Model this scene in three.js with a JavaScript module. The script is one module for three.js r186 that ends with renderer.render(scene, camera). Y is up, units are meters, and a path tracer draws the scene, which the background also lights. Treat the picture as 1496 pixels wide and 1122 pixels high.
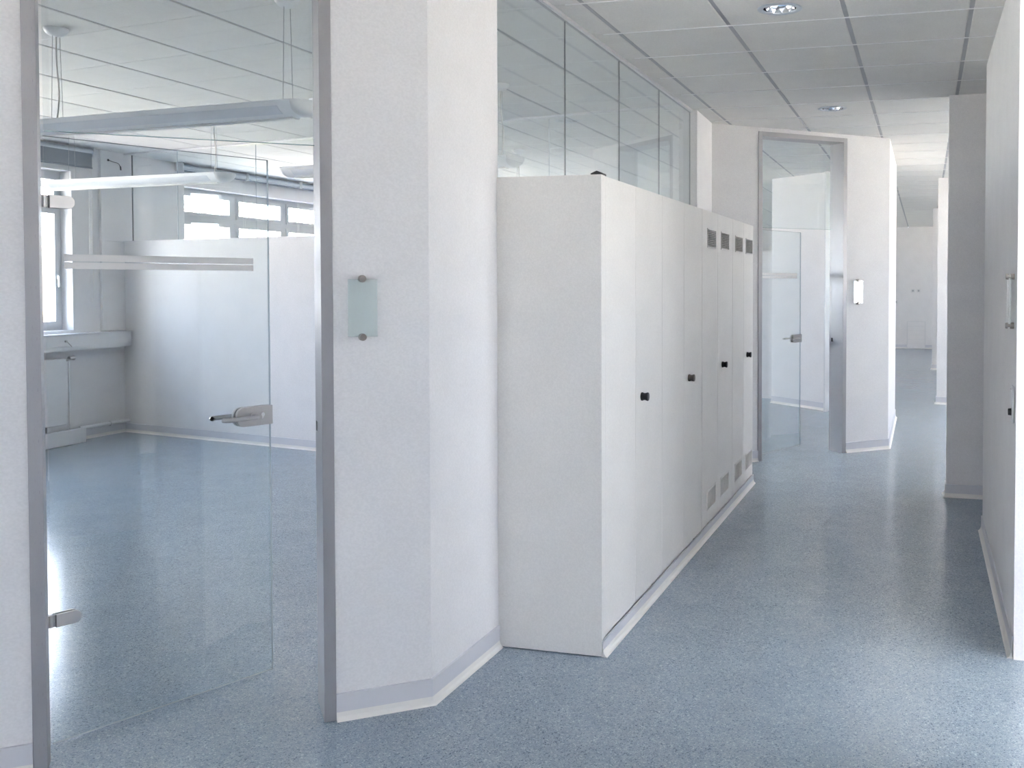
import * as THREE from 'three';
import { mergeGeometries } from 'three/addons/utils/BufferGeometryUtils.js';
import { RoundedBoxGeometry } from 'three/addons/geometries/RoundedBoxGeometry.js';

// ---------------------------------------------------------------- camera, sky, sun, exposure
const scene = new THREE.Scene();
const camera = new THREE.PerspectiveCamera(2 * Math.atan(561 / 1464.3) * 180 / Math.PI, 1496 / 1122, 0.05, 200);
camera.setViewOffset(1496, 1122, 748 - 942.9, 561 - 456, 1496, 1122);   // shifted lens
camera.position.set(0, 1.6, 0);
camera.rotation.order = 'YXZ';
camera.rotation.set(-0.0282, 0.2719, 0);
scene.add(camera);

const renderer = new THREE.WebGLRenderer({ antialias: true });
renderer.toneMapping = THREE.LinearToneMapping;
renderer.toneMappingExposure = 2.2;
renderer.shadowMap.enabled = true;

// hazy spring sky: blue overhead, white towards the horizon
{
  const w = 64, h = 32, d = new Float32Array(w * h * 4);
  for (let y = 0; y < h; y++) {
    const e = Math.max(0, ((y + 0.5) / h - 0.5) * 2);             // 0 horizon .. 1 zenith
    const k = Math.pow(e, 0.6);
    for (let x = 0; x < w; x++) {
      const i = (y * w + x) * 4;
      d[i] = 0.98 - 0.50 * k; d[i + 1] = 1.0 - 0.31 * k; d[i + 2] = 1.06 + 0.07 * k; d[i + 3] = 1;
    }
  }
  const t = new THREE.DataTexture(d, w, h, THREE.RGBAFormat, THREE.FloatType);
  t.mapping = THREE.EquirectangularReflectionMapping; t.magFilter = THREE.LinearFilter; t.needsUpdate = true;
  scene.background = t; scene.backgroundIntensity = 9;
}
const sun = new THREE.DirectionalLight(new THREE.Color(1, 0.93, 0.82), 95);
sun.position.set(13, 25, -21); sun.target.position.set(-2, 0, -9);
sun.castShadow = true; sun.shadow.mapSize.set(2048, 2048);
Object.assign(sun.shadow.camera, { left: -30, right: 30, top: 30, bottom: -30, near: 1, far: 90 });
scene.add(sun, sun.target);

// ---------------------------------------------------------------- helpers
function rng(seed) { let s = seed >>> 0; return () => { s = (s + 0x6D2B79F5) >>> 0; let t = s; t = Math.imul(t ^ (t >>> 15), t | 1); t ^= t + Math.imul(t ^ (t >>> 7), t | 61); return ((t ^ (t >>> 14)) >>> 0) / 4294967296; }; }
const taken = {};
function numbered(n) { const k = taken[n] = (taken[n] ?? -1) + 1; return k ? n + '_' + String(k).padStart(3, '0') : n; }
const flat = (g) => { const r = g.index ? g.toNonIndexed() : g; for (const k of Object.keys(r.attributes)) if (!['position', 'normal', 'uv'].includes(k)) r.deleteAttribute(k); return r; };
const merge = (list) => list.length === 1 ? list[0] : mergeGeometries(list.map(flat));
function box(x0, x1, y0, y1, z0, z1, r = 0) {
  const w = Math.abs(x1 - x0), h = Math.abs(y1 - y0), d = Math.abs(z1 - z0);
  const g = r ? new RoundedBoxGeometry(w, h, d, 2, r) : new THREE.BoxGeometry(w, h, d);
  g.translate((x0 + x1) / 2, (y0 + y1) / 2, (z0 + z1) / 2);
  return worldUV(g);
}
function worldUV(g) {                                              // uv in metres
  const p = g.attributes.position, n = g.attributes.normal, u = g.attributes.uv;
  for (let i = 0; i < p.count; i++) {
    const ax = Math.abs(n.getX(i)), ay = Math.abs(n.getY(i)), az = Math.abs(n.getZ(i));
    if (ay > ax && ay > az) u.setXY(i, p.getX(i), p.getZ(i));
    else if (ax > az) u.setXY(i, p.getZ(i), p.getY(i));
    else u.setXY(i, p.getX(i), p.getY(i));
  }
  return g;
}
function prism(pts, y0, y1) {                                      // plan polygon [[x, z] ...] raised from y0 to y1
  const s = new THREE.Shape(pts.map(([x, z]) => new THREE.Vector2(x, -z)));
  const g = new THREE.ExtrudeGeometry(s, { depth: y1 - y0, bevelEnabled: false });
  g.rotateX(-Math.PI / 2); g.translate(0, y0, 0);
  return worldUV(g);
}
function slab(a, b, t, y0, y1) {                                   // wall from a to b, thickness t to the left of a -> b
  const dx = b[0] - a[0], dz = b[1] - a[1], l = Math.hypot(dx, dz), nx = dz / l * t, nz = -dx / l * t;
  return prism([a, b, [b[0] + nx, b[1] + nz], [a[0] + nx, a[1] + nz]], y0, y1);
}
function mesh(name, geos, mat, parent) {
  const m = new THREE.Mesh(Array.isArray(geos) ? merge(geos) : geos, mat);
  m.name = parent ? name : numbered(name); m.castShadow = m.receiveShadow = true;
  (parent ?? scene).add(m); return m;
}
function group(name, pos = [0, 0, 0], turn = 0) { const g = new THREE.Group(); g.name = numbered(name); g.position.set(...pos); g.rotation.y = turn; scene.add(g); return g; }
function tag(o, label, category, grp, kind) { Object.assign(o.userData, { label, category }); if (grp) o.userData.group = grp; if (kind) o.userData.kind = kind; return o; }
const struct = (o, label, category) => tag(o, label, category, null, 'structure');
function rod(a, b, r, seg = 10) {
  const A = new THREE.Vector3(...a), B = new THREE.Vector3(...b), d = B.clone().sub(A), g = new THREE.CylinderGeometry(r, r, d.length(), seg);
  g.applyQuaternion(new THREE.Quaternion().setFromUnitVectors(new THREE.Vector3(0, 1, 0), d.clone().normalize())); g.translate(...A.add(B).multiplyScalar(0.5).toArray());
  return g;
}
function tube(pts, r, seg = 24, rad = 8) { return new THREE.TubeGeometry(new THREE.CatmullRomCurve3(pts.map((p) => new THREE.Vector3(...p))), seg, r, rad); }

// ---------------------------------------------------------------- materials
function noiseTex(size, fn, srgb = true) {
  const d = new Uint8Array(size * size * 4);
  for (let y = 0; y < size; y++) for (let x = 0; x < size; x++) { const c = fn(x, y); const i = (y * size + x) * 4; d[i] = c[0]; d[i + 1] = c[1]; d[i + 2] = c[2]; d[i + 3] = 255; }
  const t = new THREE.DataTexture(d, size, size); t.wrapS = t.wrapT = THREE.RepeatWrapping; t.magFilter = THREE.LinearFilter; t.minFilter = THREE.LinearMipmapLinearFilter; t.generateMipmaps = true;
  if (srgb) t.colorSpace = THREE.SRGBColorSpace; t.needsUpdate = true; return t;
}
function field(size, seed, cells) {                                // tiling value noise 0..1
  const r = rng(seed), v = new Float32Array(cells * cells).map(() => r());
  return (x, y) => {
    const fx = x / size * cells, fy = y / size * cells, x0 = Math.floor(fx), y0 = Math.floor(fy), a = fx - x0, b = fy - y0;
    const s = a * a * (3 - 2 * a), t = b * b * (3 - 2 * b), q = (i, j) => v[((j % cells + cells) % cells) * cells + ((i % cells + cells) % cells)];
    return (q(x0, y0) * (1 - s) + q(x0 + 1, y0) * s) * (1 - t) + (q(x0, y0 + 1) * (1 - s) + q(x0 + 1, y0 + 1) * s) * t;
  };
}
const std = (o) => new THREE.MeshStandardMaterial(o), phys = (o) => new THREE.MeshPhysicalMaterial(o);
const C = (r, g, b) => new THREE.Color().setRGB(r, g, b);
const M = {};
{
  // speckled blue-grey linoleum, one tile of the texture is 1.6 m
  const S = 2048, a = field(S, 11, 420), b = field(S, 12, 190), c = field(S, 13, 14), a2 = field(S, 17, 610), q = rng(5);
  const map = noiseTex(S, (x, y) => {
    const n = a(x, y), m = b(x, y), l = c(x, y), k = a2(x, y), g = q();
    let r = 145, gg = 160, bl = 173, f = (m - 0.5) * 16 + (l - 0.5) * 7 + (g - 0.5) * 10;
    if (n > 0.80) f += 34 * (n - 0.62) * 3; else if (n < 0.20) f -= 52 * (0.38 - n) * 3;
    if (k > 0.86) { f += 20; r += 8; } else if (k < 0.13) { f -= 30; }
    return [r + f, gg + f, bl + f * 0.9].map((v) => Math.max(0, Math.min(255, v)));
  });
  map.repeat.set(1 / 1.6, 1 / 1.6);
  const bn = field(1024, 21, 300), bm = field(1024, 22, 60);
  const bump = noiseTex(1024, (x, y) => { const v = 128 + (bn(x, y) - 0.5) * 120 + (bm(x, y) - 0.5) * 60; return [v, v, v]; }, false); bump.repeat.set(1 / 1.3, 1 / 1.3);
  M.floor = phys({ map, roughness: 0.17, bumpMap: bump, bumpScale: 0.00022, specularIntensity: 1 });
}
{
  const n1 = field(512, 31, 230), n2 = field(512, 32, 9);
  const grain = noiseTex(512, (x, y) => { const v = 246 + (n1(x, y) - 0.5) * 9 + (n2(x, y) - 0.5) * 4; return [v, v, v].map((t) => Math.min(255, t)); });
  M.wall = std({ color: C(0.895, 0.88, 0.875), map: grain, roughness: 0.75 });
  M.ceil = std({ color: C(0.865, 0.855, 0.825), map: grain, roughness: 0.95 });
  M.lam = std({ color: C(0.88, 0.855, 0.815), map: grain, roughness: 0.42 });
}
M.skirt = std({ color: C(0.66, 0.66, 0.69), roughness: 0.5 });
M.cove = std({ color: C(0.82, 0.80, 0.76), roughness: 0.5 });
M.bar = std({ color: C(0.42, 0.43, 0.45), roughness: 0.5, metalness: 0.2 });
M.backing = std({ color: C(0.8, 0.8, 0.8), roughness: 0.9 });
M.strip = std({ color: C(0.93, 0.93, 0.92), roughness: 0.6 });
M.rail = std({ color: C(0.72, 0.72, 0.72), roughness: 0.4 });
{
  const s1 = field(512, 41, 256), s2 = field(512, 42, 90);
  const brushed = noiseTex(512, (x, y) => { const v = 150 + (s1(x, y * 0.03) - 0.5) * 60 + (s2(x, y * 0.06) - 0.5) * 40; return [v, v, v]; }, false);
  brushed.repeat.set(6, 6);
  M.steel = std({ color: C(0.38, 0.376, 0.388), metalness: 0.25, roughness: 0.62, roughnessMap: brushed });
}
M.satin = std({ color: C(0.60, 0.585, 0.57), metalness: 0.75, roughness: 0.38 });
M.stud = std({ color: C(0.36, 0.325, 0.295), metalness: 0.85, roughness: 0.34 });
M.chrome = std({ color: C(0.85, 0.86, 0.88), metalness: 1, roughness: 0.07 });
M.pane = phys({ color: C(0.955, 0.978, 0.978), transmission: 1, thickness: 0, roughness: 0.0, ior: 1.5 });
M.clear = phys({ color: C(0.985, 0.992, 0.992), transmission: 1, thickness: 0, roughness: 0.0, ior: 1.5 });
M.edge = phys({ color: C(0.45, 0.62, 0.60), roughness: 0.25, transmission: 0.35, thickness: 0 });
M.edgeLight = phys({ color: C(0.72, 0.80, 0.84), roughness: 0.2, transmission: 0.4, thickness: 0 });
M.seal = std({ color: C(0.16, 0.18, 0.18), roughness: 0.7 });
M.frost = phys({ color: C(0.97, 0.955, 0.935), roughness: 0.95, transmission: 0.5, thickness: 0, side: THREE.DoubleSide });
M.sign = phys({ color: C(0.945, 0.98, 0.973), roughness: 0.08, transmission: 0.86, thickness: 0 });
M.black = std({ color: C(0.012, 0.012, 0.014), roughness: 0.42 });
M.dark = std({ color: C(0.05, 0.05, 0.05), roughness: 0.8 });
M.white = std({ color: C(0.80, 0.80, 0.80), roughness: 0.4 });
M.pvc = std({ color: C(0.82, 0.82, 0.82), roughness: 0.35 });
M.frame = std({ color: C(0.55, 0.56, 0.57), roughness: 0.4 });
M.blind = std({ color: C(0.25, 0.28, 0.31), roughness: 0.8 });
M.alu = std({ color: C(0.62, 0.66, 0.70), metalness: 0.6, roughness: 0.4 });
M.lampBody = std({ color: C(0.90, 0.91, 0.92), roughness: 0.35 });
M.perf = std({ color: C(0.76, 0.79, 0.83), roughness: 0.6 });
M.opal = phys({ color: C(0.88, 0.87, 0.84), roughness: 0.4 });
M.cord = std({ color: C(0.75, 0.73, 0.68), roughness: 0.6 });
M.wire = std({ color: C(0.5, 0.5, 0.5), metalness: 0.8, roughness: 0.4 });
M.render = std({ color: C(0.7, 0.68, 0.64), roughness: 0.9 });
M.ground = std({ color: C(0.60, 0.55, 0.48), roughness: 0.95 });
M.bark = std({ color: C(0.40, 0.33, 0.26), roughness: 0.9 });
M.leaf = std({ color: C(0.20, 0.24, 0.10), roughness: 0.9 });

// ---------------------------------------------------------------- key points of the plan (metres, x right, z towards the viewer)
const H = 3.0;
const XB = -1.80;                                                  // wall line behind the cabinets
const D1 = { A: [-2.770, -2.610], B: [-2.100, -3.169] };           // clear opening of the open glass door in front
const D2 = { A: [-1.413, -8.973], B: [-0.745, -9.591] };           // clear opening of the second door
const CORNER1 = [-1.80, -3.42], CORNER2 = [-0.335, -9.97];
const XL = -8.34, XR = 3.6, ZE = -25.6, ZN = 5.0;
const dirOf = (d) => { const x = d.B[0] - d.A[0], z = d.B[1] - d.A[1], l = Math.hypot(x, z); return [x / l, z / l, l]; };
const along = (p, u, s) => [p[0] + u[0] * s, p[1] + u[1] * s];
const DOWN = [[-0.722, -5.13], [-0.722, -8.14]];                   // recessed downlights
const FACE = 0.042, DEPTH = 0.17, FTOP = 2.965;

// ---------------------------------------------------------------- floor, ground
{
  const f = struct(mesh('floor', box(XL - 0.3, XR + 0.3, -0.2, 0, ZE - 0.3, ZN + 0.3), M.floor), 'speckled blue grey glossy linoleum floor', 'floor');
  struct(mesh('ground', box(-90, 90, -1.2, -1.0, -110, 80), M.ground), 'pale sunlit ground outside the windows', 'ground');
}

// ---------------------------------------------------------------- ceiling: panels between grey profiles
{
  const ceiling = group('ceiling');
  struct(ceiling, 'suspended ceiling of white panels between grey metal profiles', 'ceiling');
  mesh('ceiling_board', box(XL - 0.3, XR + 0.3, H + 0.15, H + 0.35, ZE - 0.3, ZN + 0.3), M.backing, ceiling);
  mesh('ceiling_infill', box(-1.8525, -1.8125, H, H + 0.02, ZN, -4.056), M.ceil, ceiling); mesh('ceiling_infill', box(-1.8525, -1.8125, H, H + 0.02, -7.94, ZE), M.ceil, ceiling);
  const zrow = (k) => -5.4006 - k * 0.6225, BARW = 0.012;
  function panelGeo(q) {                                           // q: four plan corners; chamfered underside
    const cx = (q[0][0] + q[1][0] + q[2][0] + q[3][0]) / 4, cz = (q[0][1] + q[1][1] + q[2][1] + q[3][1]) / 4, c = 0.005;
    const ins = q.map(([x, z]) => [x + Math.sign(cx - x) * c, z + Math.sign(cz - z) * c]);
    const P = [], tri = (a, b, d) => P.push(...a, ...b, ...d), quad = (a, b, d, e) => { tri(a, b, d); tri(a, d, e); };
    const lo = ins.map(([x, z]) => [x, H, z]), mid = q.map(([x, z]) => [x, H + 0.003, z]), top = q.map(([x, z]) => [x, H + 0.021, z]);
    quad(lo[0], lo[1], lo[2], lo[3]);
    for (let i = 0; i < 4; i++) { const j = (i + 1) % 4; quad(lo[i], mid[i], mid[j], lo[j]); quad(mid[i], top[i], top[j], mid[j]); }
    const g = new THREE.BufferGeometry(); g.setAttribute('position', new THREE.Float32BufferAttribute(P, 3)); g.computeVertexNormals();
    g.setAttribute('uv', new THREE.Float32BufferAttribute(new Float32Array(P.length / 3 * 2), 2));
    return worldUV(g);
  }
  const far = [];
  // order of corners so that the underside faces down: (x0,z0) (x1,z0) (x1,z1) (x0,z1) with z0 > z1 gives a normal down
  const put = (x0, x1, k, skew, near) => {
    const g = skew ? 0.001 : 0.0046, zf = (x, kk) => zrow(kk) + skew * (x - XB);
    const q = [[x0, zf(x0, k) - g], [x0, zf(x0, k + 1) + g], [x1, zf(x1, k + 1) + g], [x1, zf(x1, k) - g]].reverse();
    let geo = panelGeo(q);
    const hole = DOWN.find(([x, z]) => !skew && x > x0 && x < x1 && z < zrow(k) && z > zrow(k + 1));
    if (hole) {
      const s = new THREE.Shape(q.map(([x, z]) => new THREE.Vector2(x, -z))), c = new THREE.Path(); c.absarc(hole[0], -hole[1], 0.09, 0, Math.PI * 2); s.holes.push(c);
      geo = worldUV(new THREE.ExtrudeGeometry(s, { depth: 0.021, bevelEnabled: false, curveSegments: 24 }).rotateX(-Math.PI / 2).translate(0, H, 0));
    }
    if (near) mesh('ceiling_panel', geo, M.ceil, ceiling); else far.push(geo);
  };
  // corridor, continuing over the rooms on the right
  const lines = [-1.8125]; for (let i = 0; i < 12; i++) lines.push(-1.659 + 0.6259 * i);
  const near = (x, k) => x < 0.3 && k >= -3 && k < 19;
  for (let i = 0; i + 1 < lines.length; i++) for (let k = -15; k < 33; k++) put(lines[i] + (i ? BARW : 0), lines[i + 1] - BARW, k, 0, near(lines[i], k));
  // rooms on the left
  const left = [-1.8525, -2.285, -2.92, -3.6, -4.3, -5.0, -5.7, -6.4, -7.1, -7.8, -8.4];
  for (let i = 0; i + 1 < left.length; i++) for (let k = -16; k < 34; k++) {
    const x = (left[i] + left[i + 1]) / 2, z = zrow(k + 0.5) + 0.16 * (x - XB);
    if (z > ZN) continue;
    put(left[i + 1] + BARW, left[i] - (i ? BARW : 0), k, 0.16, z < -3.2 && z > -9.3 && (x + 1.8) * 0.9 > z + 2.2);
  }
  const st = mesh('distant_panels', far, M.ceil, ceiling); st.userData.kind = 'stuff';
  for (let k = -3; k < 19; k++) mesh('cross_profile', box(XB + 0.05, 0.9, H - 0.0025, H + 0.021, zrow(k) - 0.0045, zrow(k) + 0.0045), M.strip, ceiling);
  for (let i = 1; i < lines.length; i++) mesh('ceiling_profile', box(lines[i] - BARW + 0.001, lines[i] + BARW - 0.001, H + 0.002, H + 0.021, ZE, ZN), M.bar, ceiling);
  for (let i = 1; i < left.length - 1; i++) mesh('ceiling_profile', box(left[i] - 0.007, left[i] + 0.007, H + 0.004, H + 0.021, ZE, ZN), M.bar, ceiling);
}

// ---------------------------------------------------------------- walls
const u1 = dirOf(D1), u2 = dirOf(D2);
const n1 = [u1[1], -u1[0]], n2 = [u2[1], -u2[0]];                  // into the rooms
const LEFTEND = along(D1.A, u1, -1.66);
{
  // door wall in front, left of its door, over it, and the corner block with the two white faces
  const fl = along(D1.A, u1, -FACE), fr = along(D1.B, u1, FACE);
  struct(mesh('wall_left', [prism([LEFTEND, fl, along(fl, n1, 0.065), along(along(fl, u1, -0.16), n1, DEPTH), along(LEFTEND, n1, DEPTH)], 0, H)], M.wall), 'white wall left of the open glass door', 'wall');
  struct(mesh('wall_left', [slab(fl, fr, DEPTH, FTOP, H)], M.wall), 'narrow white wall strip above the open glass door', 'wall');
  struct(mesh('wall_left', [prism([fr, CORNER1, [XB, -4.056], [XB - 0.14, -4.056], [XB - 0.14, -3.55], along(fr, n1, DEPTH)], 0, H)], M.wall), 'white wall corner between the open glass door and the cabinets', 'wall');
  struct(mesh('wall_left', [prism([[XB, -4.056], [XB, -7.94], [XB - 0.1, -7.94], [XB - 0.1, -4.056]], 0, 2.03)], M.wall), 'low white wall behind the cabinets', 'wall');
  const a2 = along(D2.A, u2, -FACE), b2 = along(D2.B, u2, FACE), bend = [XB, -8.614];
  struct(mesh('wall_left', [prism([[XB + 0.02, -7.94], bend, a2, along(a2, n2, 0.065), along(along(a2, u2, -0.16), n2, DEPTH), [XB - 0.13, -8.63], [XB - 0.13, -7.94]], 0, H)], M.wall), 'white wall between the clerestory glass and the second door', 'wall');
  struct(mesh('wall_left', [slab(a2, b2, DEPTH, FTOP, H)], M.wall), 'narrow white wall strip above the second glass door', 'wall');
  struct(mesh('wall_left', [prism([b2, CORNER2, [-0.335, -12.35], [-0.47, -12.35], [-0.47, -10.05], along(b2, n2, DEPTH)], 0, H)], M.wall), 'white wall right of the second glass door with the bright sign', 'wall');
  // rest of the left side
  struct(mesh('wall_left', [prism([LEFTEND, along(LEFTEND, n1, DEPTH), [LEFTEND[0] - 0.13, LEFTEND[1] + 0.02], [LEFTEND[0] - 0.13, ZN], [LEFTEND[0], ZN]], 0, H)], M.wall), 'white corridor wall beside the viewer', 'wall');
  struct(mesh('wall_partition', [slab([LEFTEND[0] - 0.13, LEFTEND[1] + 0.25], [XL, -2.35], 0.1, 0, H)], M.wall), 'white partition at the near end of the office', 'wall');
  // right side
  const R = (name, geos, label) => struct(mesh(name, geos, M.wall), label, 'wall');
  R('wall_right', [prism([[0.37, ZN], [0.37, -3.33], [0.49, -3.33], [0.49, ZN]], 0, H)], 'white corridor wall to the right of the viewer');
  R('wall_right', [prism([[0.375, -4.49], [0.37, -6.81], [1.5, -6.81], [1.5, -6.69], [0.49, -6.69], [0.49, -4.49]], 0, H)], 'grey lit near wall on the right with the edge-on sign');
  R('wall_right', [prism([[1.5, -6.81], [1.5, -7.82], [1.62, -7.82], [1.62, -6.69], [1.5, -6.69]], 0, H)], 'white wall closing the recess on the right');
  R('wall_right', [box(0.165, XR, 0, H, -7.97, -7.82)], 'grey wall end facing the viewer beside the recess');
  R('wall_right', [box(0.160, XR, 0, H, -14.0, -13.85)], 'bright white wall end behind the grey one');
  R('wall_right', [box(0.135, XR, 0, H, -19.57, -19.42)], 'thin grey wall end farthest along the corridor');
  R('wall_end', [box(XL, XR, 0, H, ZE - 0.2, ZE)], 'bluish white end wall of the corridor');
  // second office: end partition
  struct(mesh('wall_partition', [prism([[-0.47, -12.25], [-1.02, -12.47], [-1.02, -12.57], [-0.335, -12.35]], 0, H)], M.wall), 'white wall piece in the second office beside the glazed slit', 'wall');
  struct(mesh('wall_partition', [slab([-1.16, -12.72], [-1.98, -13.42], -0.1, 0, H)], M.wall), 'angled white wall seen through the second glass door', 'wall');
  struct(mesh('wall_partition', [slab([-1.98, -13.9], [XL, -15.0], -0.1, 0, 2.06)], M.wall), 'low partition at the back of the second office', 'wall');
}
// partition between the two offices on the left: solid below, glazed above
const pz = (x) => -7.63 + 0.2 * (x + 1.9);
{
  struct(mesh('wall_partition', [prism([[XB - 0.12, pz(XB - 0.12)], [XL, pz(XL)], [XL, pz(XL) - 0.1], [XB - 0.12, pz(XB - 0.12) - 0.1]], 0, 2.06)], M.wall), 'pale blue lit partition below the glazing in the office', 'wall');
  const g = group('window_1'); struct(g, 'clear clerestory glazing on top of the office partition', 'window');
  const xs = [XB - 0.13, -3.04, -4.16, -5.28, -6.40, -7.52, XL + 0.12];
  for (let i = 0; i + 1 < xs.length; i++) {
    const a = [xs[i] - 0.0013, 0], b = [xs[i + 1] + 0.0013, 0]; a[1] = pz(a[0]) - 0.045; b[1] = pz(b[0]) - 0.045;
    mesh('pane', slab(a, b, 0.008, 2.06, H - 0.02), M.clear, g);
    const last = i + 2 === xs.length, sw = last ? 0.006 : 0.0012;
    mesh('glazing_seal', slab([xs[i + 1] + sw, pz(xs[i + 1]) - 0.0455], [xs[i + 1] - sw, pz(xs[i + 1]) - 0.0455], 0.007, 2.06, H - 0.02), last ? M.seal : M.edgeLight, g);
  }
  mesh('head_rail', slab([XB - 0.13, pz(XB - 0.13) - 0.03], [XL + 0.02, pz(XL) - 0.03], 0.03, H - 0.014, H), M.rail, g);
  const p2 = group('window_2'); struct(p2, 'clear glazing above the low partition of the second office', 'window');
  for (let i = 0; i < 6; i++) { const f = (t) => [-1.98 + (XL + 1.98) * t, -13.94 - 1.1 * t]; mesh('pane', slab(f(i / 6), f((i + 0.994) / 6), 0.008, 2.06, H), M.clear, p2); }
  const sl = group('window_3'); struct(sl, 'narrow greenish glazed slit beside the angled wall', 'window');
  mesh('pane', slab([-1.025, -12.52], [-1.155, -12.70], 0.01, 0, H - 0.01), M.pane, sl);
  mesh('slit_post', prism([[-1.155, -12.69], [-1.175, -12.71], [-1.215, -12.67], [-1.195, -12.65]], 0, H), M.rail, sl);
}
// glazing above the cabinets
{
  const g = group('window_4'); struct(g, 'greenish clerestory glazing above the white cabinets', 'window');
  const zs = [-4.056, -5.017, -5.99, -6.963, -7.94];
  for (let i = 0; i < 4; i++) {
    mesh('pane', box(-1.8435, -1.8375, 2.03, H - 0.016, zs[i] - 0.0012, zs[i + 1] + 0.0012), M.pane, g);
    mesh('glazing_seal', box(-1.8436, -1.8374, 2.03, H - 0.016, zs[i + 1] - 0.0011, zs[i + 1] + 0.0011), M.seal, g);
  }
  mesh('head_rail', box(-1.852, -1.815, H - 0.014, H + 0.004, -4.056, -7.94), M.rail, g);
  mesh('rail_groove', box(-1.848, -1.8335, H - 0.017, H - 0.0142, -4.056, -7.94), M.bar, g);
}

// ---------------------------------------------------------------- skirting: coved strip along the walls
function skirting(name, path, ref, label, h = 0.098) {
  const prof = [[0.0005, 0.0], [0.026, 0.0], [0.019, 0.005], [0.012, 0.014], [0.008, 0.030], [0.008, h - 0.002], [0.0005, h]], cut = 4;
  const n = path.length, off = [];
  for (let i = 0; i < n; i++) {
    const nn = [];
    for (const [a, b] of [[i - 1, i], [i, i + 1]]) if (a >= 0 && b < n) {
      const dx = path[b][0] - path[a][0], dz = path[b][1] - path[a][1], l = Math.hypot(dx, dz); let v = [-dz / l, dx / l];
      if ((ref[0] - path[a][0]) * v[0] + (ref[1] - path[a][1]) * v[1] < 0) v = [-v[0], -v[1]];
      nn.push(v);
    }
    let v = nn[0]; if (nn.length > 1) { const s = [nn[0][0] + nn[1][0], nn[0][1] + nn[1][1]], k = 2 / (s[0] * s[0] + s[1] * s[1]); v = [s[0] * k, s[1] * k]; }
    off.push(v);
  }
  const strip = (from, to) => {
    const P = [], pt = (i, j) => [path[i][0] + off[i][0] * prof[j][0], prof[j][1] + 0.0005, path[i][1] + off[i][1] * prof[j][0]];
    for (let i = 0; i + 1 < n; i++) for (let j = from; j < to; j++) P.push(...pt(i, j), ...pt(i + 1, j), ...pt(i + 1, j + 1), ...pt(i, j), ...pt(i + 1, j + 1), ...pt(i, j + 1));
    for (const e of [0, n - 1]) for (let j = from + 1; j < to; j++) P.push(...pt(e, from), ...pt(e, j), ...pt(e, j + 1));
    const g = new THREE.BufferGeometry(); g.setAttribute('position', new THREE.Float32BufferAttribute(P, 3)); g.computeVertexNormals();
    g.setAttribute('uv', new THREE.Float32BufferAttribute(new Float32Array(P.length / 3 * 2), 2)); return g;
  };
  const s = group(name); struct(s, label, 'skirting');
  const a = mesh('board', strip(cut, 6), M.skirt, s), b = mesh('cove', strip(0, cut), M.cove, s);
  a.material.side = b.material.side = THREE.DoubleSide;
}
{
  const fl = along(D1.A, u1, -FACE), fr = along(D1.B, u1, FACE), a2 = along(D2.A, u2, -FACE), b2 = along(D2.B, u2, FACE);
  skirting('baseboard_left', [LEFTEND, fl], [0, 0], 'grey white skirting left of the open glass door');
  skirting('baseboard_left', [fr, CORNER1, [XB, -4.04]], [0, -3], 'grey white skirting round the wall corner by the cabinets');
  skirting('baseboard_left', [[XB + 0.02, -7.97], [XB, -8.614], a2], [0, -8], 'white skirting between cabinets and second door');
  skirting('baseboard_left', [b2, CORNER2, [-0.335, -12.35]], [0.1, -9.5], 'white skirting right of the second glass door');
  skirting('baseboard_right', [[0.375, -4.5], [0.37, -6.81]], [0, -5], 'white skirting of the near wall on the right');
  skirting('baseboard_right', [[0.165, -7.97], [0.165, -7.82], [1.49, -7.82]], [0.0, -7.6], 'white skirting round the grey wall end');
  skirting('baseboard_right', [[0.16, -14.0], [0.16, -13.85], [1.5, -13.85]], [0.0, -13.6], 'white skirting round the bright wall end');
  skirting('baseboard_right', [[0.135, -19.57], [0.135, -19.42], [1.5, -19.42]], [0.0, -19.2], 'grey skirting round the farthest wall end');
  skirting('baseboard_end', [[-3, ZE], [1.2, ZE]], [0, -20], 'grey skirting of the end wall');
  skirting('baseboard_partition', [[XB - 0.14, pz(XB - 0.14)], [XL + 0.01, pz(XL)]], [-4, -5], 'bluish skirting of the office partition');
  skirting('baseboard_partition', [[-1.16, -12.72], [-1.98, -13.42]], [-1.5, -11], 'bluish skirting of the angled wall in the second office');
  skirting('baseboard_facade', [[XL, -8.27], [XL, -8.9]], [-4, -6], 'pale skirting beside the radiator');
}

// ---------------------------------------------------------------- facades with windows
let windowCount = 4;
function makeWindow(w, y0, y1, bar) {                              // local: x along the facade 0..w, y, z = 0 outer face .. 0.07 inner face
  const g = new THREE.Group(), F = 0.045, h = y1 - y0;
  const fr = [box(0, F, 0, h, 0, 0.07), box(w - F, w, 0, h, 0, 0.07), box(F, w - F, 0, F, 0, 0.07), box(F, w - F, h - F, h, 0, 0.07)];
  const add = (n, geo, m) => { const o = mesh(n, geo, m, g); return o; };
  add('frame', fr, M.frame);
  const b = bar - y0, S = 0.045;
  add('transom_bar', box(F, w - F, b - 0.03, b + 0.03, 0, 0.07), M.frame);
  for (const [lo, hi] of [[F, b - 0.03], [b + 0.03, h - F]]) {
    add('sash', [box(F, F + S, lo, hi, 0.01, 0.085), box(w - F - S, w - F, lo, hi, 0.01, 0.085), box(F + S, w - F - S, lo, lo + S, 0.01, 0.085), box(F + S, w - F - S, hi - S, hi, 0.01, 0.085)], M.frame);
    add('pane', box(F + S, w - F - S, lo + S, hi - S, 0.04, 0.046), M.clear);
  }
  add('handle', [box(w - F - 0.03, w - F - 0.012, 0.52, 0.56, 0.085, 0.10), box(w - F - 0.028, w - F - 0.014, 0.44, 0.55, 0.10, 0.115)], M.white);
  return g;
}
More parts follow.
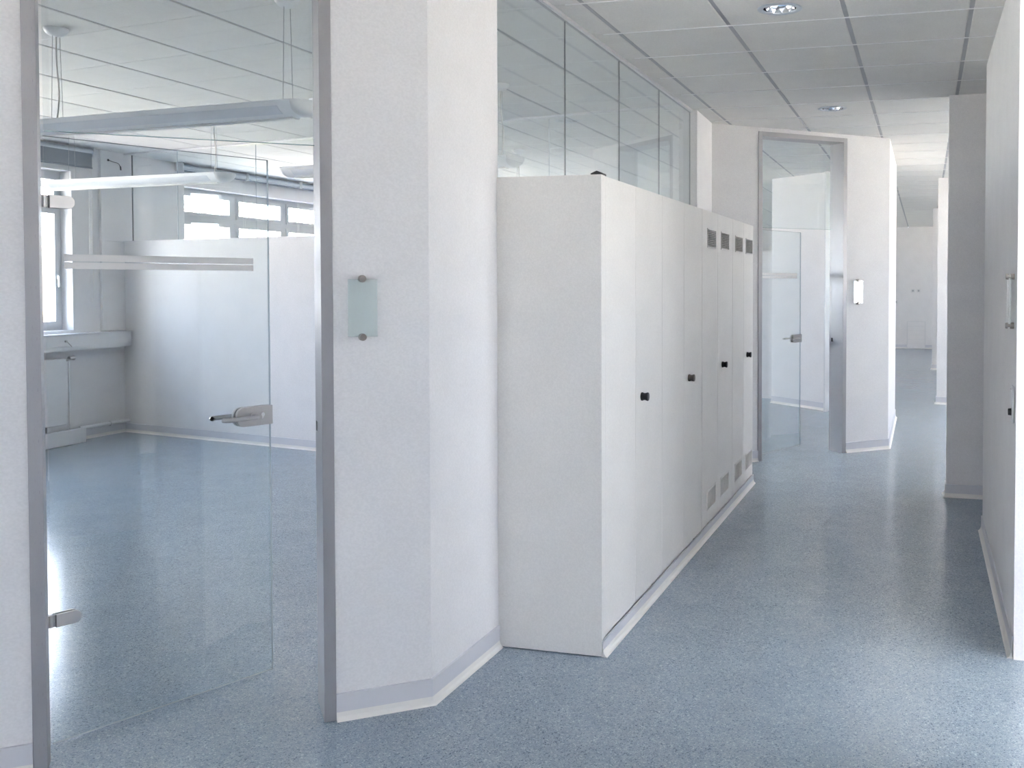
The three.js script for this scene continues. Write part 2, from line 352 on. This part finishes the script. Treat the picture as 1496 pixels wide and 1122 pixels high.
const protos = {};
function placeWindow(w, side, x, z, y0 = 1.13, y1 = 2.74) {
  const key = w.toFixed(3); const o = protos[key] ? protos[key].clone() : (protos[key] = makeWindow(w, y0, y1, 2.385));
  windowCount++; o.name = 'window_' + windowCount; scene.add(o);
  o.position.set(x, y0, z);
  if (side === 'left') o.rotation.y = Math.PI / 2; else if (side === 'right') o.rotation.y = -Math.PI / 2; else o.rotation.y = Math.PI;
  o.userData = {}; return o;
}
function facade(side, xin, xout, z0, z1, openings, labelWall, labelWin) {   // openings: [za, zb, count] with za > zb
  const y0 = 1.13, y1 = 2.74, G = [box(xin, xout, -1.0, y0, z0, z1), box(xin, xout, y1, H + 0.35, z0, z1)];
  let z = z0;
  for (const [za, zb] of openings) { G.push(box(xin, xout, y0, y1, z, za)); z = zb; }
  G.push(box(xin, xout, y0, y1, z, z1));
  struct(mesh('wall_' + side + '_facade', G, M.wall), labelWall, 'wall');
  for (const [za, zb, n, where] of openings) for (let k = 0; k < n; k++) {
    const w = (za - zb) / n;
    const o = side === 'left' ? placeWindow(w, side, xin - 0.21, za - k * w) : placeWindow(w, side, xin + 0.21, za - (k + 1) * w);
    struct(o, (k === n - 1 && where ? where : labelWin(za)) , 'window'); o.userData.group = 'white framed windows of one facade opening';
  }
}
facade('left', XL, XL - 0.3, ZN, ZE, [[-3.9, -6.2, 2], [-7.7, -8.25, 1, 'white framed window beside the office corner above the radiator'], [-9.86, -14.02, 4], [-15.4, -17.5, 2], [-21.0, -23.1, 2]],
  'white window wall of the offices', (za) => za > -9 ? 'white framed window in the office with the pendant lamps' : za > -15 ? 'bright window of the second office seen over the partition' : 'white framed window of the far hall');
facade('right', XR, XR + 0.3, ZN, ZE, [[2.0, -3.42, 5], [-3.92, -6.52, 3], [-8.75, -9.55, 1], [-11.0, -13.4, 2], [-15.0, -16.9, 2], [-21.0, -22.9, 2]],
  'white window wall of the rooms on the right', () => 'white framed window in a room on the right of the corridor');
struct(mesh('wall_back', [box(XL, XR, -1.0, 1.13, ZN, ZN + 0.3), box(XL, XR, 2.74, H + 0.35, ZN, ZN + 0.3), box(XL, -3.3, 1.13, 2.74, ZN, ZN + 0.3), box(-0.45, XR, 1.13, 2.74, ZN, ZN + 0.3)], M.wall), 'white wall with windows behind the viewer', 'wall');
for (let k = 0; k < 3; k++) struct(placeWindow(0.95, 'back', -3.3 + 0.95 * (k + 1), ZN + 0.21), 'white framed window in the wall behind the viewer', 'window').userData.group = 'windows behind the viewer';

// ---------------------------------------------------------------- glass doors in steel frames
function glassDoor(n, D, u, open, label) {
  const g = group('door_' + n, [D.A[0], 0, D.A[1]], Math.atan2(-u[1], u[0])); struct(g, label, 'door');
  const W = u[2], f = 0.006;
  mesh('jamb', box(-FACE, 0, 0, FTOP, -0.068, f, 0.002), M.steel, g);
  mesh('jamb', box(W, W + FACE, 0, FTOP, -DEPTH - f, f, 0.002), M.steel, g);
  mesh('frame_head', box(0, W, FTOP - FACE, FTOP, -DEPTH - f, f, 0.002), M.steel, g);
  mesh('rebate', box(W, W + 0.02, 0, FTOP, -DEPTH - 0.03, -DEPTH - f), M.steel, g);
  mesh('hinge_post', box(-0.05, -0.034, 0, FTOP, -DEPTH - 0.03, -0.07), M.steel, g);
  const tr = mesh('transom_pane', box(-0.002, W + 0.002, 2.118, FTOP - FACE + 0.002, -DEPTH + 0.006, -DEPTH + 0.016), M.pane, g);
  mesh('polished_edge', box(0, W, 2.1155, 2.1175, -DEPTH + 0.006, -DEPTH + 0.016), M.edge, tr);
  // leaf, turned about its hinge
  const leaf = new THREE.Group(); leaf.name = 'leaf'; leaf.userData.label = 'frameless clear glass leaf standing ajar'; g.add(leaf);
  leaf.position.set(-0.012, 0, -DEPTH - 0.016); leaf.rotation.y = open;
  const L0 = 0.006, L1 = W - 0.02, T = 0.005, TOP = 2.103, BOT = 0.009;
  mesh('glass_sheet', box(L0, L1, BOT, TOP, -T, T), M.pane, leaf);
  mesh('polished_edge', [box(L1, L1 + 0.0015, BOT, TOP, -T, T)], M.edgeLight, leaf);
  mesh('polished_edge', [box(L0, L1, BOT - 0.0015, BOT, -T, T)], M.edgeLight, leaf);
  mesh('polished_edge', [box(L0, L1, TOP, TOP + 0.0015, -T, T)], M.seal, leaf);
  for (const [a, b] of [[1.652, 1.675], [1.679, 1.703]]) { const s = mesh('frosted_stripe', box(0.065, L1 - 0.07, a, b, T + 0.0002, T + 0.0008), M.frost, leaf); s.userData.label = 'pale frosted stripe on the glass'; }
  for (const y of [1.882, 0.436]) {
    const sh = new THREE.Shape(); sh.moveTo(0.018, -0.021); sh.lineTo(0.078, -0.021); sh.absarc(0.078, 0, 0.021, -Math.PI / 2, Math.PI / 2); sh.lineTo(0.018, 0.021); sh.closePath();
    const pl = new THREE.ExtrudeGeometry(sh, { depth: 0.009, bevelEnabled: true, bevelThickness: 0.001, bevelSize: 0.001, bevelSegments: 1, curveSegments: 10 });
    const a = pl.clone().translate(0, y, T + 0.001), b = pl.clone().translate(0, y, -T - 0.010);
    mesh('hinge', [a, b, rod([0.002, y - 0.021, 0], [0.002, y + 0.021, 0], 0.011), box(0.003, 0.02, y - 0.02, y + 0.02, -0.008, 0.008)], M.satin, leaf).userData.label = 'satin metal hinge clamp';
  }
  // lock case and lever handles on both faces
  const yh = 1.066, pw = 0.155, sh = new THREE.Shape(), ph = 0.037;
  sh.moveTo(L1, -ph); sh.lineTo(L1, ph); sh.lineTo(L1 - pw + 0.03, ph); sh.absarc(L1 - pw + 0.03, ph - 0.03, 0.03, Math.PI / 2, Math.PI); sh.lineTo(L1 - pw, -ph + 0.03); sh.absarc(L1 - pw + 0.03, -ph + 0.03, 0.03, Math.PI, Math.PI * 1.5); sh.closePath();
  const plate = new THREE.ExtrudeGeometry(sh, { depth: 0.012, bevelEnabled: true, bevelThickness: 0.0015, bevelSize: 0.0015, bevelSegments: 2, curveSegments: 10 });
  for (const s of [1, -1]) {
    const gg = plate.clone().translate(0, yh, s > 0 ? T + 0.0016 : -T - 0.0136);
    mesh('lock_plate', gg, M.satin, leaf);
    const z0 = s * (T + 0.013), z1 = s * (T + 0.052), lx = L1 - 0.085;
    mesh('lever', [tube([[lx, yh, z0], [lx, yh, s * (T + 0.035)], [lx - 0.006, yh, z1 - s * 0.004], [lx - 0.022, yh, z1], [lx - 0.07, yh, z1], [lx - 0.125, yh, z1], [lx - 0.138, yh, z1 - s * 0.004], [lx - 0.142, yh, z1 - s * 0.018]], 0.0092, 40, 12), new THREE.CylinderGeometry(0.017, 0.017, 0.006, 24).rotateX(Math.PI / 2).translate(lx, yh, z0 + s * 0.003)], M.satin, leaf);
    mesh('lock_cylinder', [new THREE.CylinderGeometry(0.0085, 0.0085, 0.008, 20).rotateX(Math.PI / 2).translate(L1 - 0.045, yh + 0.005, z0 + s * 0.002), box(L1 - 0.048, L1 - 0.042, yh - 0.014, yh, z0 - 0.004, z0 + 0.004)], M.chrome, leaf);
  }
  mesh('latch', box(L1 + 0.0016, L1 + 0.004, yh - 0.02, yh + 0.02, -0.008, 0.008), M.dark, leaf);
  // strike on the jamb
  mesh('strike_plate', box(W - 0.0015, W + 0.001, yh - 0.018, yh + 0.018, -DEPTH - 0.002, -DEPTH + 0.024), M.dark, g);
  return g;
}
glassDoor(1, D1, u1, 0.505, 'open clear glass door in a steel frame leading into the office with pendant lamps');
glassDoor(2, D2, u2, 0.40, 'clear glass door ajar in a steel frame just past the white cabinets');

// ---------------------------------------------------------------- cabinets
const XC = -1.321, CH = 2.063, VENT_Y = [[1.838, 1.942], [0.168, 0.282]];
function ventGrille(parent, z0, z1, y0, y1) {
  const v = new THREE.Group(); v.name = 'vent_grille'; parent.add(v);
  const x = XC, fr = 0.009;
  mesh('frame', [box(x + 0.0003, x + 0.004, y0 - fr, y0, z0 + fr, z1 - fr), box(x + 0.0003, x + 0.004, y1, y1 + fr, z0 + fr, z1 - fr), box(x + 0.0003, x + 0.004, y0, y1, z0 + fr, z0), box(x + 0.0003, x + 0.004, y0, y1, z1, z1 - fr)], M.lam, v);
  const S = [], N = 9, p = (y1 - y0) / N;
  for (let i = 0; i < N; i++) {
    const g = new THREE.BoxGeometry(0.0068, 0.0024, Math.abs(z1 - z0)); g.rotateZ(-0.4); g.translate(x - 0.0005, y0 + p * (i + 0.5), (z0 + z1) / 2); S.push(g);
  }
  S.push(box(x - 0.004, x + 0.002, y0, y1, (z0 + z1) / 2 - 0.002, (z0 + z1) / 2 + 0.002));
  mesh('slats', S, M.lam, v).userData.kind = 'stuff';
}
const knobGeo = (() => {
  const p = [[0, 0], [0.019, 0], [0.0208, 0.003], [0.0205, 0.007], [0.0178, 0.013], [0.0172, 0.018], [0.0185, 0.024], [0.0208, 0.030], [0.0205, 0.034], [0.0185, 0.0365], [0, 0.037]].map(([r, y]) => new THREE.Vector2(r, y));
  return new THREE.LatheGeometry(p, 28).rotateZ(-Math.PI / 2);
})();
const units = [
  { z: [-4.043, -5.063], mid: -4.565, knob: -4.665, label: 'white cabinet at the near end of the row with its side panel exposed', first: true },
  { z: [-5.063, -6.037], mid: -5.555, knob: -5.673, label: 'white cabinet without vents, second of the row' },
  { z: [-6.037, -7.051], mid: -6.52, knob: -6.675, label: 'white cabinet with vent grilles between the plain one and the last one', vents: [[-6.19, -6.45], [-6.63, -6.90]] },
  { z: [-7.051, -7.930], mid: -7.505, knob: -7.651, label: 'white cabinet with vent grilles beside the second glass door', vents: [[-7.16, -7.44], [-7.60, -7.88]] },
];
for (const c of units) {
  const g = group('storage_cabinet', [0, 0, 0]); tag(g, c.label, 'cabinet', 'white cabinets along the corridor');
  const [a, b] = c.z, t = 0.02, xb = -1.778, door0 = c.first ? -4.099 : a - 0.001;
  const xf = XC - 0.021;
  mesh('body', [box(xb, xf, 0.075, CH, b + 0.0005, b + t), box(xb, xb + 0.01, 0.075, CH, a - t, b + t), box(xb, xf, CH - t, CH, a - t, b + t), box(xb, xf, 0.075, 0.075 + t, a - t, b + t), box(xb + 0.02, xf - 0.03, 0, 0.0745, a - t, b + t), ...(c.first ? [] : [box(xb, xf, 0.075, CH, a - t, a - 0.0005)])], M.lam, g);
  if (c.first) {
    const sp = mesh('side_panel', box(XB + 0.0005, XC, 0.004, CH, a - t, a), M.lam, g);
    mesh('filler_strip', box(xf, XC, 0.075, CH - 0.001, a - t - 0.0008, door0 + 0.001), M.lam, g);
  }
  const drawDoor = (z0, z1) => mesh('door', box(XC - 0.019, XC, 0.078, CH - 0.003, z0 - 0.0012, z1 + 0.0012, 0.0012), M.lam, g);
  const cutDoor = (z0, z1, [v0, v1]) => {                          // door with two openings for its grilles
    const rect = (a0, a1, y0, y1, K) => { const q = new K(); q.moveTo(-a0, y0); q.lineTo(-a1, y0); q.lineTo(-a1, y1); q.lineTo(-a0, y1); q.closePath(); return q; };
    const sh = rect(z0 - 0.0012, z1 + 0.0012, 0.078, CH - 0.003, THREE.Shape);
    for (const [ya, yb] of VENT_Y) sh.holes.push(rect(v0, v1, ya, yb, THREE.Path));
    return mesh('door', worldUV(new THREE.ExtrudeGeometry(sh, { depth: 0.019, bevelEnabled: false }).rotateY(Math.PI / 2).translate(XC - 0.019, 0, 0)), M.lam, g);
  };
  const v = c.vents;
  v ? cutDoor(door0, c.mid, v[0]) : drawDoor(door0, c.mid); const right = v ? cutDoor(c.mid, b, v[1]) : drawDoor(c.mid, b);
  const k = mesh('knob', knobGeo.clone().translate(XC, 1.054, c.knob), M.black, right); k.userData.label = 'black spool shaped knob';
  for (const [z0, z1] of v ?? []) for (const [ya, yb] of VENT_Y) ventGrille(g, z0, z1, ya, yb);
}
skirting('baseboard_cabinets', [[XC - 0.002, -4.045], [XC - 0.002, -7.955]], [0, -5], 'cream coved skirting along the foot of the cabinets', 0.07);
tag(mesh('filler_panel', box(-1.70, XC - 0.004, 0, CH, -7.952, -7.9315), M.lam), 'white end panel between the last cabinet and the second door', 'panel');
{
  const w = new THREE.ExtrudeGeometry(new THREE.Shape([[-0.026, 0], [0.026, 0], [0.026, 0.006], [0.0, 0.0175], [-0.026, 0.007]].map((p) => new THREE.Vector2(...p))), { depth: 0.05, bevelEnabled: true, bevelSize: 0.001, bevelThickness: 0.001, bevelSegments: 1 });
  const o = mesh('rubber_wedge', w, M.black); o.position.set(-1.352, CH + 0.0012, -4.125); tag(o, 'small black rubber wedge lying on the near cabinet', 'wedge');
}

// ---------------------------------------------------------------- glass door signs on stand-offs
function sign(pos, turn, label) {
  const g = group('door_sign', pos, turn); tag(g, label, 'sign', 'glass signs on stand-offs');   // local z out of the wall
  mesh('glass_plate', box(-0.052, 0.052, -0.105, 0.105, 0.016, 0.020), M.sign, g);
  mesh('cover_plate', box(-0.052, 0.052, -0.105, 0.105, 0.0225, 0.0265), M.clear, g);
  for (const y of [-0.1065, 0.1065]) mesh('standoff', [new THREE.CylinderGeometry(0.0135, 0.0135, 0.016, 24).rotateX(Math.PI / 2).translate(0, y, 0.008), new THREE.CylinderGeometry(0.0070, 0.0070, 0.012, 16).rotateX(Math.PI / 2).translate(0, y, 0.021), new THREE.CylinderGeometry(0.0120, 0.0135, 0.009, 24).rotateX(Math.PI / 2).translate(0, y, 0.031)], M.stud, g);
}
sign([-1.990, 1.512, -3.262], Math.atan2(-u1[1], u1[0]), 'pale green blank glass sign on two metal studs beside the open door');
{ const s = along([-1.8, -8.614], [0.7337, -0.6794], 1.606); sign([s[0] + 0.001, 1.524, s[1] + 0.001], Math.atan2(0.6794, 0.7337), 'bright glass sign on two studs beside the second door'); }
sign([0.3735, 1.525, -4.62], -Math.PI / 2, 'glass sign seen edge-on against the near wall on the right');

// ---------------------------------------------------------------- recessed downlights
function downlight(x, z, label) {
  const g = group('downlight', [x, H, z]); tag(g, label, 'lamp', 'recessed corridor downlights');
  const pr = (a) => a.map(([r, y]) => new THREE.Vector2(r, y));
  mesh('rim', new THREE.LatheGeometry(pr([[0.085, 0.0005], [0.104, 0.0], [0.112, -0.002], [0.113, -0.005], [0.108, -0.0075], [0.092, -0.0085], [0.086, -0.006], [0.085, 0.0005]]), 48), M.alu, g);
  // faceted bowl: rings of small flat mirrors
  const rings = [[0.0845, -0.002], [0.080, 0.030], [0.068, 0.058], [0.046, 0.080], [0.022, 0.088]], seg = 12, P = [], r = rng(Math.round(-z * 100));
  const pt = (i, j) => { const [rr, y] = rings[i], a = (j + (i % 2) * 0.5) / seg * Math.PI * 2; return [rr * Math.cos(a), y + (i && i < 4 ? (jit[i][j % seg] - 0.5) * 0.008 : 0), rr * Math.sin(a)]; };
  const jit = rings.map(() => Array.from({ length: seg }, () => r()));
  for (let i = 0; i + 1 < rings.length; i++) for (let j = 0; j < seg; j++) {
    const a = pt(i, j), b = pt(i, j + 1), c = pt(i + 1, j), d = pt(i + 1, j + 1);
    if (i % 2) P.push(...a, ...b, ...d, ...a, ...d, ...c); else P.push(...a, ...b, ...c, ...b, ...d, ...c);
  }
  const ref = new THREE.BufferGeometry(); ref.setAttribute('position', new THREE.Float32BufferAttribute(P, 3)); ref.setAttribute('uv', new THREE.Float32BufferAttribute(new Float32Array(P.length / 3 * 2), 2)); ref.computeVertexNormals();
  const m = mesh('reflector', ref, M.facet ??= std({ color: C(0.9, 0.91, 0.93), metalness: 1, roughness: 0.04, side: THREE.DoubleSide }), g); m.userData.label = 'faceted mirror reflector';
  mesh('reflector_cap', new THREE.CylinderGeometry(0.024, 0.024, 0.004, 14).translate(0, 0.0905, 0), M.satin, g);
  for (const s of [-1, 1]) mesh('lamp_tube', rod([s * 0.016, 0.04, -0.045], [s * 0.016, 0.04, 0.045], 0.0065), M.opal, g);
}
downlight(-0.722, -5.13, 'round mirror downlight nearer the first cabinets');
downlight(-0.722, -8.14, 'round mirror downlight in front of the second door');

// ---------------------------------------------------------------- pendant lamps
function pendant(x, z, turn, len, label, cordAt = 1) {
  const y = 2.455, g = group('pendant_lamp', [x, y, z], turn); tag(g, label, 'lamp', 'long white pendant lamps');   // local x from 0 to -len
  const sh = new THREE.Shape(); sh.moveTo(-0.115, 0.03); sh.quadraticCurveTo(-0.085, -0.038, 0, -0.042); sh.quadraticCurveTo(0.085, -0.038, 0.115, 0.03); sh.lineTo(0.106, 0.034); sh.lineTo(-0.106, 0.034); sh.closePath();
  const ext = (s, d) => new THREE.ExtrudeGeometry(s, { depth: d, bevelEnabled: false, curveSegments: 14 }).rotateY(-Math.PI / 2);
  mesh('housing', ext(sh, len), M.lampBody, g);
  const st = (sg) => { const a = new THREE.Shape(); const P = []; for (let i = 0; i <= 6; i++) { const t = 0.18 + 0.42 * i / 6, q = 1 - t; P.push([sg * (q * q * 0.115 + 2 * q * t * 0.085), q * q * 0.03 - 2 * q * t * 0.038 - t * t * 0.042]); } const o = P.map(([a1, b1]) => [a1 * 1.012, b1 - 0.0012]); return new THREE.Shape([...P, ...o.reverse()].map((v) => new THREE.Vector2(...v))); };
  for (const sg of [-1, 1]) mesh('perforated_band', ext(st(sg), len - 0.16).translate(-0.08, 0, 0), M.perf, g);
  mesh('diffuser', new THREE.CylinderGeometry(0.02, 0.02, len - 0.1, 12, 1).rotateZ(Math.PI / 2).scale(1, 0.35, 1.3).translate(-len / 2, -0.0415, 0), M.opal, g);
  for (const e of [0, 1]) {
    const b = new THREE.SphereGeometry(1, 20, 12, 0, Math.PI * 2, Math.PI / 2, Math.PI / 2).scale(0.07, 0.072, 0.108).translate(0, 0.031, 0);
    mesh('end_cap', [b, new THREE.CylinderGeometry(1, 1, 0.004, 20).scale(0.07, 1, 0.108).translate(0, 0.031, 0)].map((q) => q.translate(e ? -len : 0, 0, 0)), M.white, g);
  }
  for (const xx of [-0.1, -len + 0.25]) {
    for (const zz of [-0.035, 0.035]) mesh('suspension_wire', rod([xx, 0.03, zz], [xx, H - y, zz * 0.6], 0.0016, 6), M.wire, g);
    mesh('canopy', new THREE.SphereGeometry(0.062, 20, 10, 0, Math.PI * 2, Math.PI / 2, Math.PI / 2).scale(1, 0.75, 1).translate(xx, H - y - 0.0005, 0), M.white, g);
  }
  const cx = cordAt ? -len + 0.25 : -0.1;
  mesh('cord', tube([[cx, H - y - 0.04, 0], [cx + 0.006, 0.36, 0.004], [cx + 0.03, 0.18, 0.01], [cx + 0.012, 0.034, 0.012]], 0.0042, 20, 6), M.cord, g);
}
pendant(-2.93, -4.30, -Math.atan(0.1), 1.93, 'long white pendant lamp just inside the open glass door', 1);
pendant(-5.42, -6.86, -Math.atan(0.1), 1.93, 'long white pendant lamp near the office window wall', 0);
pendant(-2.78, -6.53, -Math.atan(0.1), 1.93, 'long white pendant lamp seen through the glazing above the cabinets', 0);
pendant(-4.0, -9.75, -Math.atan(0.1), 1.93, 'long white pendant lamp in the second office', 0);

// ---------------------------------------------------------------- office window wall: sill trunk, radiator, pipes, blinds
struct(mesh('window_sill', [box(XL + 0.002, XL + 0.13, 0.935, 1.085, -3.0, -8.88), box(XL - 0.2, XL + 0.14, 1.085, 1.10, -3.0, -8.88, 0.003), box(XL + 0.002, XL + 0.136, 0.975, 0.982, -3.0, -8.88)], M.pvc), 'white sill with cable trunk along the office windows', 'sill');
{
  const p = group('wall_pier'); struct(p, 'shallow white wall pier in the office corner', 'wall');
  mesh('lower_panel', box(XL + 0.001, XL + 0.03, 1.101, 2.048, -8.60, -8.915), M.wall, p); mesh('upper_panel', box(XL + 0.001, XL + 0.03, 2.053, H, -8.60, -8.915), M.wall, p);
  const r = group('radiator', [XL, 0, -7.0]); tag(r, 'flat white panel radiator under the office window', 'radiator');
  mesh('panel', box(0.05, 0.13, 0.20, 0.86, 0.9, -1.03, 0.008), M.white, r);
  const fins = []; for (let i = 0; i < 14; i++) fins.push(box(0.131, 0.1325, 0.235 + i * 0.044, 0.241 + i * 0.044, 0.86, -0.99)); mesh('ribs', fins, M.white, r).userData.kind = 'stuff';
  for (const z of [0.58, -0.82]) mesh('foot', box(0.06, 0.12, 0, 0.2, z + 0.02, z - 0.02), M.white, r);
  mesh('valve_pipe', rod([0.09, 0.12, -1.10], [0.09, 0.84, -1.10], 0.011), M.white, r);
  mesh('valve', [new THREE.CylinderGeometry(0.02, 0.023, 0.06, 16).rotateX(Math.PI / 2).translate(0.09, 0.855, -1.13), rod([0.09, 0.84, -1.04], [0.09, 0.84, -1.1], 0.012)], M.satin, r).userData.label = 'metal thermostat valve';
  const b = group('pipe_cover', [XL, 0, -7.0]); tag(b, 'low white cover box under the radiator', 'cover');
  mesh('casing', box(0.135, 0.19, 0.003, 0.15, 0.9, -1.20, 0.003), M.white, b);
  const pp = group('heating_pipe'); tag(pp, 'white heating pipe running low along the office wall', 'pipe');
  mesh('pipe', rod([XL + 0.10, 0.135, -8.21], [XL + 0.10, 0.135, -8.86], 0.02, 14), M.white, pp); mesh('clamp', new THREE.TorusGeometry(0.022, 0.005, 8, 20).translate(XL + 0.10, 0.135, -8.60), M.white, pp); mesh('clamp_stem', rod([XL + 0.002, 0.135, -8.60], [XL + 0.08, 0.135, -8.60], 0.005), M.white, pp);
  const cr = group('blind_crank'); tag(cr, 'small metal crank on the cable trunk', 'crank');
  mesh('socket', rod([XL + 0.131, 1.03, -8.02], [XL + 0.15, 1.03, -8.02], 0.011), M.satin, cr); mesh('rod', rod([XL + 0.15, 1.03, -8.02], [XL + 0.16, 0.975, -8.07], 0.004), M.satin, cr);
  const wc = group('wall_cable'); tag(wc, 'short dark cable end hanging from a hole in the office wall', 'cable');
  mesh('grommet', rod([XL + 0.0305, 2.905, -8.70], [XL + 0.036, 2.905, -8.70], 0.012), M.black, wc); mesh('wire', tube([[XL + 0.034, 2.905, -8.70], [XL + 0.05, 2.89, -8.75], [XL + 0.05, 2.88, -8.82], [XL + 0.048, 2.85, -8.85]], 0.003, 20, 6), M.dark, wc); mesh('plug', rod([XL + 0.048, 2.855, -8.85], [XL + 0.048, 2.815, -8.855], 0.007), M.dark, wc);
}
function blind(z0, z1, drop, label, grp) {
  const g = group('roller_blind', [XL, 0, 0]); tag(g, label, 'blind', grp);
  mesh('roll', rod([0.07, 2.945, z0 - 0.01], [0.07, 2.945, z1 + 0.01], 0.038, 20), M.alu, g);
  for (const z of [z0, z1]) mesh('bracket', box(0.001, 0.115, 2.90, 2.998, z - 0.008, z + 0.008, 0.003), M.white, g);
  if (drop) mesh('fabric', box(0.104, 0.106, 2.945 - drop, 2.945, z0 - 0.03, z1 + 0.03), M.blind, g);
  mesh('bottom_bar', rod([0.105, 2.945 - (drop || 0.045), z0 - 0.03], [0.105, 2.945 - (drop || 0.045), z1 + 0.03], 0.009), M.blind, g);
  mesh('pull_cord', tube([[0.10, 2.93, z1 + 0.03], [0.10, 2.2, z1 + 0.03], [0.10, 1.42, z1 + 0.035], [0.10, 1.40, z1 + 0.045], [0.10, 1.43, z1 + 0.06], [0.10, 2.93, z1 + 0.06]], 0.0018, 60, 5), M.cord, g);
}
blind(-6.2, -8.44, 0.16, 'grey roller blind slightly lowered over the office window', null);
blind(-3.7, -6.1, 0.16, 'grey roller blind slightly lowered over the nearer office windows', null);
blind(-9.72, -10.85, 0, 'rolled up grey blind of the second office closest to the glazed partition', 'rolled up blinds of the second office');
blind(-10.88, -11.97, 0, 'rolled up grey blind of the second office between two other blinds', 'rolled up blinds of the second office');
blind(-12.0, -13.1, 0, 'rolled up grey blind of the second office farthest from the glazed partition', 'rolled up blinds of the second office');

// ---------------------------------------------------------------- small things on the right wall and the end wall
{
  const s = group('light_switch', [0.3735, 1.06, -4.60], -Math.PI / 2); tag(s, 'white light switch beside the edge-on sign', 'switch');
  mesh('plate', box(-0.04, 0.04, -0.06, 0.10, 0.0005, 0.009, 0.003), M.white, s); mesh('rocker', box(-0.03, 0.03, 0.02, 0.085, 0.009, 0.014, 0.002), M.white, s); mesh('key_switch', new THREE.CylinderGeometry(0.014, 0.016, 0.014, 16).rotateX(Math.PI / 2).translate(0, -0.015, 0.015), M.dark, s);
  const sock = (x, y, label, cat, grp) => { const g = group('wall_socket', [x, y, ZE]); tag(g, label, cat, grp); mesh('plate', box(-0.042, 0.042, -0.042, 0.042, 0.0005, 0.012, 0.004), M.rail, g); mesh('insert', new THREE.CylinderGeometry(0.022, 0.022, 0.006, 20).rotateX(Math.PI / 2).translate(0, 0, 0.013), M.bar, g); };
  sock(-0.285, 1.43, 'grey socket on the end wall, one of a pair', 'socket', 'sockets on the end wall'); sock(-0.15, 1.43, 'grey socket on the end wall, one of a pair', 'socket', 'sockets on the end wall');
  sock(-0.69, 1.15, 'single low grey socket on the end wall', 'socket');
  const a = group('access_panel', [-0.2, 0.33, ZE]); tag(a, 'low white access panel with grooved boards in the end wall', 'panel');
  for (let i = 0; i < 6; i++) mesh('board', box(-0.205, 0.205, -0.31 + i * 0.108, -0.31 + i * 0.108 + 0.103, 0.0275, 0.036), M.wall, a);
  mesh('frame', [box(-0.222, -0.208, -0.32, 0.345, 0.0005, 0.034), box(0.208, 0.222, -0.32, 0.345, 0.0005, 0.034), box(-0.208, 0.208, 0.335, 0.345, 0.0005, 0.034), box(-0.207, 0.207, -0.32, 0.334, 0.0275, 0.029)], M.rail, a);
}

// ---------------------------------------------------------------- outside: bare trees and shrubs
function tree(x, z, hgt, seed, label) {
  const r = rng(seed), G = [];
  const grow = (p, d, len, rad, lvl) => {
    const q = p.clone().addScaledVector(d, len); const g = new THREE.CylinderGeometry(rad * 0.68, rad, len, lvl > 2 ? 4 : 7, 1, true);
    g.applyQuaternion(new THREE.Quaternion().setFromUnitVectors(new THREE.Vector3(0, 1, 0), d)); g.translate(...p.clone().lerp(q, 0.5).toArray()); G.push(g);
    if (lvl >= 5) return;
    const n = lvl === 0 ? 4 : 3;
    for (let i = 0; i < n; i++) { const e = d.clone().add(new THREE.Vector3(r() - 0.5, (r() - 0.35) * 0.6, r() - 0.5).multiplyScalar(1.5)).normalize(); grow(p.clone().lerp(q, 0.65 + 0.35 * r()), e, len * (0.62 + 0.2 * r()), rad * 0.56, lvl + 1); }
  };
  grow(new THREE.Vector3(0, 0, 0), new THREE.Vector3(0.03, 1, 0.02).normalize(), hgt * 0.3, hgt * 0.018, 0);
  const t = group('bare_tree', [x, -1.0, z]); tag(t, label, 'tree', 'trees outside the office windows'); mesh('branches', G, M.bark, t);
}
tree(-15.5, -18.6, 8.5, 3, 'bare tree outside the second office windows');
tree(-19, -26, 9, 8, 'taller bare tree farther outside the second office windows');
tree(-16, -15.2, 7.5, 15, 'bare tree outside the office corner');
{
  const g = new THREE.IcosahedronGeometry(1, 4), p = g.attributes.position, r = field(64, 77, 16);
  for (let i = 0; i < p.count; i++) { const v = new THREE.Vector3().fromBufferAttribute(p, i), k = 0.8 + 0.45 * r((v.x + 2) * 14 + v.z * 9, (v.y + 2) * 14 + v.z * 5); v.multiplyScalar(k); p.setXYZ(i, v.x * 2.2, v.y * 1.7 + 1.4, v.z * 2.2); }
  g.computeVertexNormals();
  const t = group('evergreen_shrub', [-17, -1.0, -23]); tag(t, 'rounded evergreen shrub outside the second office', 'shrub'); mesh('foliage', g, M.leaf, t); mesh('stem', rod([0, 0, 0], [0, 1, 0], 0.12), M.bark, t);
}

renderer.render(scene, camera);
